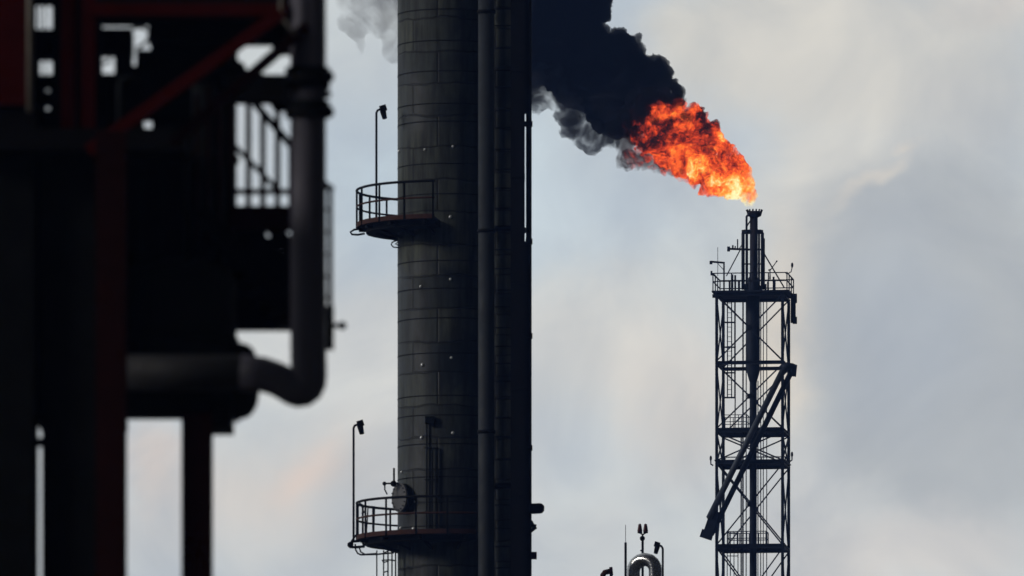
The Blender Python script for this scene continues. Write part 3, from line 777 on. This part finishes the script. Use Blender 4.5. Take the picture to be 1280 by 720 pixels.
# flame: light-giving gas, hottest at the nozzle end, cooling to dark red soot
def flame_mat(name, off=0.0, sig=7.0):
    mk, t, out = vol_mat(name, 0.16)
    co = t.n('ShaderNodeTexCoord').outputs['Object']
    s3 = t.n('ShaderNodeSeparateXYZ'); t.put(s3.inputs[0], co)
    ca, sa = math.cos(R(38)), math.sin(R(38))
    along = t.m('ADD', t.m('MULTIPLY', s3.outputs[0], -ca), t.m('MULTIPLY', s3.outputs[2], sa))      # metres down the plume
    across = t.m('ADD', t.m('MULTIPLY', s3.outputs[0], sa), t.m('MULTIPLY', s3.outputs[2], ca))       # + = upper side
    n1 = t.noise(co, 0.42, 3, 0.6, 0.8)
    n2 = t.noise(co, 1.7, 6, 0.7, 2.2)
    rid = t.m('ABSOLUTE', t.m('SUBTRACT', t.noise(co, 2.6, 4, 0.6, 1.8), 0.5))     # thin curling creases
    heat = t.m('SUBTRACT', 0.86 + off, t.m('MULTIPLY', along, 0.080))
    heat = t.m('SUBTRACT', heat, t.m('MULTIPLY', across, 0.065))
    heat = t.m('ADD', heat, t.smooth(along, 6.0, 0.5, 0.0, 0.22))
    heat = t.m('ADD', heat, t.m('MULTIPLY', t.m('SUBTRACT', n1, 0.5), 2.4))
    heat = t.m('ADD', heat, t.m('MULTIPLY', t.m('SUBTRACT', n2, 0.5), 1.8))
    heat = t.m('SUBTRACT', heat, t.m('MULTIPLY', t.smooth(rid, 0.0, 0.07, 1.0, 0.0), 0.22))
    colr = t.ramp(heat, [(0.0, (0.010, 0.004, 0.005)), (0.15, (0.05, 0.007, 0.006)), (0.28, (0.28, 0.020, 0.008)), (0.42, (0.90, 0.070, 0.018)), (0.62, (1.0, 0.135, 0.022)), (0.78, (1.0, 0.34, 0.03)), (0.93, (1.0, 0.72, 0.12)), (1.0, (1.0, 0.92, 0.5))])
    ab = t.n('ShaderNodeVolumeAbsorption'); ab.inputs['Color'].default_value = (0, 0, 0, 1)
    em = t.n('ShaderNodeEmission'); t.put(em.inputs[0], colr)
    SIG = sig
    # the neck just above the tip is thin, pale gas
    dn = t.smooth(along, -0.2, 1.6, 1.2, SIG)
    dn = t.m('MULTIPLY', dn, t.smooth(t.noise(co, 1.3, 5, 0.6, 1.0), 0.36, 0.56, 0.10, 1.15))
    t.put(ab.inputs['Density'], dn); t.put(em.inputs[1], t.m('MULTIPLY', dn, 1.15))
    ad = t.n('ShaderNodeAddShader'); t.put(ad.inputs[0], ab.outputs[0]); t.put(ad.inputs[1], em.outputs[0]); t.t.links.new(ad.outputs[0], out.inputs['Volume'])
    return mk
M_flame = flame_mat('flame_gas')
M_ember = flame_mat('cooling_flame_gas', -0.22, 2.5)
fb = [(939, 257, 4), (936, 252, 7), (936, 243, 11), (930, 234, 15), (918, 232, 19), (921, 214, 18), (905, 216, 26), (893, 225, 22), (900, 193, 20), (886, 190, 28), (874, 208, 24), (884, 168, 20), (866, 188, 30), (852, 203, 17), (870, 155, 18), (868, 143, 14),
      (846, 172, 32), (838, 150, 22), (825, 142, 16), (822, 168, 24), (812, 150, 17), (800, 162, 12), (806, 180, 14), (828, 190, 16), (843, 200, 14), (792, 172, 7), (897, 168, 5), (848, 132, 8)]
flame = cloud_mesh('flare_flame', fb, D6 - 1.2, 0.075, 1.05, 0.8, 5, M_flame, None, nozzle, 0.85,
                   lambda c: 0.35 + 0.65 * np.clip((-c[:, 0] * 0.79 + c[:, 2] * 0.61) / 3.0, 0, 1))
tag(flame, 'orange and yellow flame streaming left from the flare tip', 'flame')
wz = [(812, 130, 9), (795, 142, 9), (786, 158, 8), (800, 124, 6), (786, 192, 7), (793, 197, 7), (801, 190, 7), (809, 196, 7), (818, 208, 5), (776, 207, 5), (784, 210, 5), (830, 213, 5), (866, 233, 4), (845, 216, 5), (852, 222, 6), (838, 212, 5), (828, 206, 6), (822, 198, 6), (800, 205, 5), (790, 206, 7), (780, 200, 6), (812, 210, 4), (846, 206, 5), (868, 228, 7), (860, 224, 5)]
wf = cloud_mesh('flame_wisp', wz, D6 - 1.2, 0.06, 0.45, 1.6, 4, M_ember, None, nozzle, 0.8)
wf.location = (0, 0, 0); wf.parent = flame

# ------------------------------------------------------------------ dark process structure, 78 m away
DF = 78.0; KF = DF / F
def Q(px, py, d=0.0): return P(px, py, DF + d)
def xf(px, d=0.0): return (px - 640) * (DF + d) / F
def zf(py, d=0.0): return CZ + (HY - py) * (DF + d) / F
def fbox(m_, x0, y0, x1, y1, d0, d1):
    a, b = P(x0, y0, DF + d0), P(x1, y1, DF + d0)
    m_.box((a.x, DF + d0, max(b.z, 0.0)), (b.x, DF + d1, a.z)); return m_
ST = empty('pipe_rack', (xf(100), DF + 1, 0), 'black steel process structure with red braces filling the left side', 'steel structure')
yg = HY + 1.02 * CZ / KF
# main columns down to the ground
fbox(MB(), -70, 160, 42, yg, 0.0, 0.8).build('pillar', 'concrete', ST)
fbox(MB(), 52, 160, 121, yg, 0.1, 0.9).build('pillar', 'concrete', ST)
m_ = MB(); m_.beam((xf(139, -.8), DF - 0.8, 0), (xf(139, -.8), DF - 0.8, zf(180)), 0.245, 0.25, 0.2); m_.box((xf(120.5, -.66), DF - .66, 0), (xf(158, -.66), DF - .64, zf(180))); m_.build('column', 'brown', ST)
m_ = MB(); m_.beam((xf(246.5, .5), DF + 0.5, 0), (xf(246.5, .5), DF + 0.5, zf(518, .5)), 0.25, 0.25, 0.2); m_.box((xf(227, .64), DF + .64, 0), (xf(266, .64), DF + .66, zf(518, .6))); m_.build('column', 'brown', ST)
fbox(MB(), 40, 547, 54, 555, 0.2, 0.5).build('tie_plate', 'black', ST)
for y in (900, 1300): fbox(MB(), 42, y, 228, y + 22, 0.4, 0.7).build('beam', 'black', ST)
fbox(MB(), -70, 160, 232, 186, -0.2, 0.6).build('beam', 'black', ST)
# upper bay: members with small gaps between them
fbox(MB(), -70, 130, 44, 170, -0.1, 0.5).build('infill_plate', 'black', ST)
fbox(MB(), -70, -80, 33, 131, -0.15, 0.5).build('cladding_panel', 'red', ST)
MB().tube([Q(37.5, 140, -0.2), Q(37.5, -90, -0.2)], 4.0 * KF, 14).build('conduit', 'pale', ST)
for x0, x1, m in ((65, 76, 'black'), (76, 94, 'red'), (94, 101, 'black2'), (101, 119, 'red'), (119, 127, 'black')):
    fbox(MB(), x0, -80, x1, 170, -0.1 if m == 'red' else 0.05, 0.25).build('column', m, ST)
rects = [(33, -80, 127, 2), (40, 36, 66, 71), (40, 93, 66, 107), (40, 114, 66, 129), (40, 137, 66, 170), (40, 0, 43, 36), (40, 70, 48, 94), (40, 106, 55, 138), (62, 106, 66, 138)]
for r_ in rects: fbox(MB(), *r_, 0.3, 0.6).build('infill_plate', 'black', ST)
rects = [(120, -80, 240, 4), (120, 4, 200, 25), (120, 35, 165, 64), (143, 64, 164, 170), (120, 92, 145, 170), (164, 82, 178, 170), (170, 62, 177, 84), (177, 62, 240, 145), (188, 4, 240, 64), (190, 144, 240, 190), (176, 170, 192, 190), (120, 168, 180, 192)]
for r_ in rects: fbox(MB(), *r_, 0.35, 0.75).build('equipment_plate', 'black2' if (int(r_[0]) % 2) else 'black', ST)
MB().tube([Q(165, 35, 0.3), Q(178, 34, 0.3), Q(187, 40, 0.3), Q(184, 52, 0.3), Q(170, 62, 0.3)], 2.2 * KF, 10).build('looped_hose', 'pale', ST)
MB().tube([Q(150, 190, -0.15), Q(150, 105, -0.15), Q(153, 99, -0.15), Q(175, 97, -0.15)], 4 * KF, 12).build('conduit', 'vessel', ST)
for x in (49, 56.5): MB().tube([Q(x, 160, 0.9), Q(x, -80, 0.9)], 1.3 * KF, 8).build('gap_cable', 'black2', ST)  # thin cables added across the gaps to dim the sky behind
MB().tube([Q(118, 80, 0.9), Q(136, 78, 0.9), Q(139, 50, 0.9)], 2 * KF, 8).build('gap_cable', 'black2', ST)
# long horizontals and braces
fbox(MB(), 112, 4, 358, 19, -0.3, -0.12).build('beam', 'red', ST)
fbox(MB(), 112, -60, 372, 23, -0.1, 0.4).build('beam', 'black', ST)
fbox(MB(), 185, 21, 372, 50, 0.1, 0.5).build('beam', 'black', ST)
MB().bar(Q(110, 189, -0.5), Q(352, 16, -0.5), 0.10, 0.08).build('brace', 'red', ST)
MB().bar(Q(384, 32, -0.35), Q(215, 180, -0.35), 0.085, 0.08).build('brace', 'brown', ST)
fbox(MB(), 352, -60, 368, 52, 0.2, 0.5).build('column', 'red', ST)
MB().tube([Q(352, -60, -0.4), Q(352, 0, -0.4), Q(351, 12, -0.4), Q(356, 25, -0.4), Q(363, 36, -0.4), Q(370, 43, -0.4)], 2.6 * KF, 10).build('cable', 'pale', ST)
fbox(MB(), 340, 50, 372, 64, 0.0, 0.3).build('beam', 'black', ST)
for r_ in ((236, 40, 272, 100), (270, 40, 296, 82), (268, 78, 304, 110), (343, 45, 352, 62)): fbox(MB(), *r_, 0.3, 0.6).build('equipment_plate', 'black2', ST)
MB().tube([Q(268, 80, .25), Q(285, 76, .25), Q(300, 84, .25), Q(306, 102, .25)], 7 * KF, 12).build('bent_pipe', 'vessel', ST)
# bracket arm out to the big pipe
fbox(MB(), 285, 93, 376, 126, 0.0, 0.25).build('bracket_arm', 'black', ST)
MB().tube([Q(300, 92, .2), Q(330, 100, .2), Q(346, 132, .2), Q(366, 134, .2)], 8 * KF, 12).build('bracket_pipe', 'black2', ST)
# enclosure behind: shuts the bay from the deck down to the drum
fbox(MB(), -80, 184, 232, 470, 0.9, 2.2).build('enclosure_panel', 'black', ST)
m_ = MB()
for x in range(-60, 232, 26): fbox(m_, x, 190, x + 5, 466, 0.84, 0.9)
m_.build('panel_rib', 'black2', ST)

# stair and landing
SR = empty('steel_staircase', (xf(330), DF + 1.5, 0), 'dark stair and railed landing left of the thick grey pipe', 'staircase')
rl = MB(); 
for x, y0 in ((310.5, 124), (328.5, 143), (347, 122), (364, 185)): rl.bar(Q(x, y0, 1.2), Q(x, 262, 1.2), 0.048)
rl.bar(Q(290, 239.5, 1.2), Q(370, 239.5, 1.2), 0.045)
railo = rl.build('railing', 'brown', SR)
MB().bar(Q(310, 119, 1.0), Q(376, 196, 1.0), 0.06).build('handrail', 'black', railo)
MB().bar(Q(292, 181, 1.4), Q(350, 240, 1.4), 0.042).build('handrail', 'black', railo)
fbox(MB(), 288, 257, 372, 285, 1.0, 1.3).build('landing_beam', 'brown', SR)
m_ = MB()
for i in range(9):
    x0 = 250 + i * 12; y0 = 286 + i * 14; fbox(m_, x0, y0, x0 + 26, y0 + 4, 1.0, 1.8)
m_.build('tread', 'black', SR)
MB().bar(Q(250, 262, 0.95), Q(372, 402, 0.95), 0.13, 0.03).build('stringer', 'black', SR)
MB().bar(Q(328, 268, 1.7), Q(372, 322, 1.7), 0.13, 0.03).build('stringer', 'black', SR)
fbox(MB(), 285, 313, 372, 412, 1.85, 2.0).build('skirt_panel', 'black', SR)
fbox(MB(), 330, 296, 346, 330, 1.87, 1.9).build('stair_cleat', 'black', SR)
fbox(MB(), 285, 276, 333, 330, 1.9, 2.0).build('skirt_panel', 'black', SR)
fbox(MB(), 345, 276, 351, 326, 1.9, 2.0).build('stair_post', 'black', SR)
m_ = MB()
fbox(m_, 276, 404, 372, 412, 1.7, 1.84); m_.build('base_channel', 'black', SR)
fbox(MB(), 240, 412, 254, yg, 3.0, 3.1).build('stair_leg', 'black', SR)

# upright vessel and horizontal drum
VV = empty('upright_vessel', (xf(258), DF + 2.0, 0), 'dark round-topped upright vessel behind the red brace', 'vessel')
xv, rv = xf(257, 2.0), 40 * KF
pr_ = [(rv, zf(462, 2.0)), (rv, zf(85, 2.0)), (rv * 0.96, zf(74, 2.0)), (rv * 0.8, zf(64, 2.0)), (rv * 0.5, zf(57, 2.0)), (0.02, zf(54, 2.0))]
MB().lathe((xv, DF + 2.0, 0), pr_, 48).build('shell', 'vessel', VV)
MB().lathe((xv + 2 * KF, DF + 2.0, 0), [(rv * .2, zf(56, 2.0)), (rv * .2, zf(20, 2.0)), (rv * .32, zf(20, 2.0)), (rv * .32, zf(10, 2.0))], 24).build('nozzle', 'vessel', VV)
m_ = MB()
for y in (90, 200, 300, 400): m_.lathe((xv, DF + 2.0, zf(y, 2.0)), [(rv + .01, -.03), (rv + .02, -.03), (rv + .02, .03), (rv + .01, .03)], 48)
build_each(m_, 'insulation_band', 'black2', VV)
v2 = empty('short_drum', (xf(228), DF + 1.0, zf(460)), 'squat dark drum standing on the long horizontal vessel', 'vessel')
MB().lathe((xf(228, 1.0), DF + 1.0, 0), [(69 * KF, zf(462, 1.0)), (69 * KF, zf(352, 1.0)), (60 * KF, zf(335, 1.0)), (30 * KF, zf(325, 1.0)), (.02, zf(322, 1.0))], 56).build('shell', 'vessel', v2)
m_ = MB(); m_.lathe((xf(228, 1.0), DF + 1.0, 0), [(69.5 * KF, zf(432, 1.0)), (72 * KF, zf(432, 1.0)), (72 * KF, zf(424, 1.0)), (69.5 * KF, zf(424, 1.0))], 56); m_.build('flange_ring', 'vessel', v2)
HV = empty('horizontal_vessel', (xf(150, 1.0), DF + 0.9, zf(527, 1.0)), 'long dark horizontal vessel with a rounded right end', 'vessel')
rh = 38.5 * KF; xe = xf(298, 1.0)
MB().lathe((0, DF + 0.9, zf(488, 1.0)), [(rh * .3, xf(-110, 1.0)), (rh * .9, xf(-100, 1.0)), (rh, xf(-80, 1.0)), (rh, xe), (rh * .97, xe + 8 * KF), (rh * .88, xe + 15 * KF), (rh * .7, xe + 21 * KF), (rh * .45, xe + 25 * KF), (.02, xe + 27 * KF)], 56, 'X').build('shell', 'vessel', HV)
m_ = MB(); m_.lathe((0, DF + 0.9, zf(488, 1.0)), [(rh + .005, xe - .03), (rh + .02, xe - .03), (rh + .02, xe + .01), (rh + .005, xe + .01)], 56, 'X'); m_.build('seam_band', 'vessel', HV)
m_ = MB(); fbox(m_, 229, 515, 288, 530, 0.45, 1.5); fbox(m_, 266, 500, 289, 533, 0.5, 1.3); m_.build('saddle', 'black', HV)
m_ = MB(); fbox(m_, 44, 514, 154, 526, 0.4, 1.4); m_.build('saddle', 'black', HV)

MB().ball(Q(300, 448, 0.9), 21 * KF, 3, (1, 1, 0.95)).build('inlet_boss', 'vessel', HV)
for x, y0 in ((243, 118), (257, 108), (272, 100), (286, 112)): fbox(MB(), x, y0, x + 6, 300, 1.1, 1.2).build('guard_post', 'brown', SR)
# thick grey pipe with its low elbow
TP = empty('thick_grey_pipe', (xf(385), DF - 0.2, 0), 'thick blurred grey upright pipe with a low elbow on its foot', 'pipe')
path = [(150, 466), (250, 466), (300, 466), (328, 468), (344, 473), (352, 477), (360, 482), (367, 486.5), (373, 488.3), (378.5, 487.6), (383, 484), (385.6, 478), (386.2, 468), (385.5, 440), (385.2, 200), (385, -120)]
rr_ = [23, 23, 23, 22, 21.5, 21.2, 21, 21, 21.2, 21.5, 22, 22.3, 22.5, 22.5, 22.3, 22.5]
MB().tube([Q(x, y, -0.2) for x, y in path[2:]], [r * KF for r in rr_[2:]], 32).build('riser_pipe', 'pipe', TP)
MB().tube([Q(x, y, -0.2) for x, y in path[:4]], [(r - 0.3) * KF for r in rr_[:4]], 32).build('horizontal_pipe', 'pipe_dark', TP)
m_ = MB()
for y, h in ((95, 6), (110, 5), (137, 6), (147, 4)):
    m_.lathe((xf(385.2), DF - 0.2, zf(y)), [(22 * KF, -h * KF), (28 * KF, -h * KF), (28 * KF, h * KF), (22 * KF, h * KF)], 32)
build_each(m_, 'pipe_clamp', 'black2', TP)
m_ = MB()
for y, x in ((96, 411), (140, 411), (118, 408)): m_.ball(Q(x, y, -0.25), 7.0 * KF, 2, (1, 1, 1.15 if y != 118 else .7))
for y in (96, 140): m_.tube([Q(360, y, -.42), Q(412, y, -.42)], 4.5 * KF, 10)
m_.build('clamp_bolt', 'black', TP)
# narrow ladder strip behind the pipe, with a valve handle
LS = empty('ladder_strip', (xf(412), DF + 1.2, 0), 'narrow red-brown ladder rail behind the thick grey pipe', 'ladder')
m_ = MB(); m_.bar(Q(413, 232, 1.2), Q(413, 436, 1.2), 0.042); m_.bar(Q(400, 228, 1.2), Q(400, 400, 1.2), 0.03); m_.build('rail', 'brown', LS)
m_ = MB()
for y in (236, 262, 290, 318, 346, 372): m_.bar(Q(398, y, 1.2), Q(414, y, 1.2), 0.02)
m_.bar(Q(396, 222, 1.2), Q(416, 238, 1.2), 0.05); build_each(m_, 'rung', 'black', LS)
fbox(MB(), 394, 382, 417, 435, 1.15, 1.35).build('mounting_box', 'black', LS)
m_ = MB(); m_.tube([Q(414, 407, 1.2), Q(425, 407, 1.2)], 3.2 * KF, 10); m_.ball(Q(428, 407, 1.2), 5.6 * KF, 2); m_.build('valve_handle', 'black', LS)

# ------------------------------------------------------------------ air between the camera and the far tower
hz = MB(); hz.box((-3100, -500, -1.5), (3100, 6100, z6(-330))); hb = hz.build('haze', M['ground']); tag(hb, kind='stuff')
hm = bpy.data.materials.new('air'); hm.use_nodes = True; hm.node_tree.nodes.clear(); t = NT(hm.node_tree)
pv = t.n('ShaderNodeVolumePrincipled'); pv.inputs['Color'].default_value = (0.25, 0.42, 1.0, 1); pv.inputs['Density'].default_value = 0.00010; pv.inputs['Anisotropy'].default_value = 0.55
ou = t.n('ShaderNodeOutputMaterial'); t.t.links.new(pv.outputs[0], ou.inputs['Volume'])
hm.cycles.homogeneous_volume = True
hb.data.materials.clear(); hb.data.materials.append(hm)
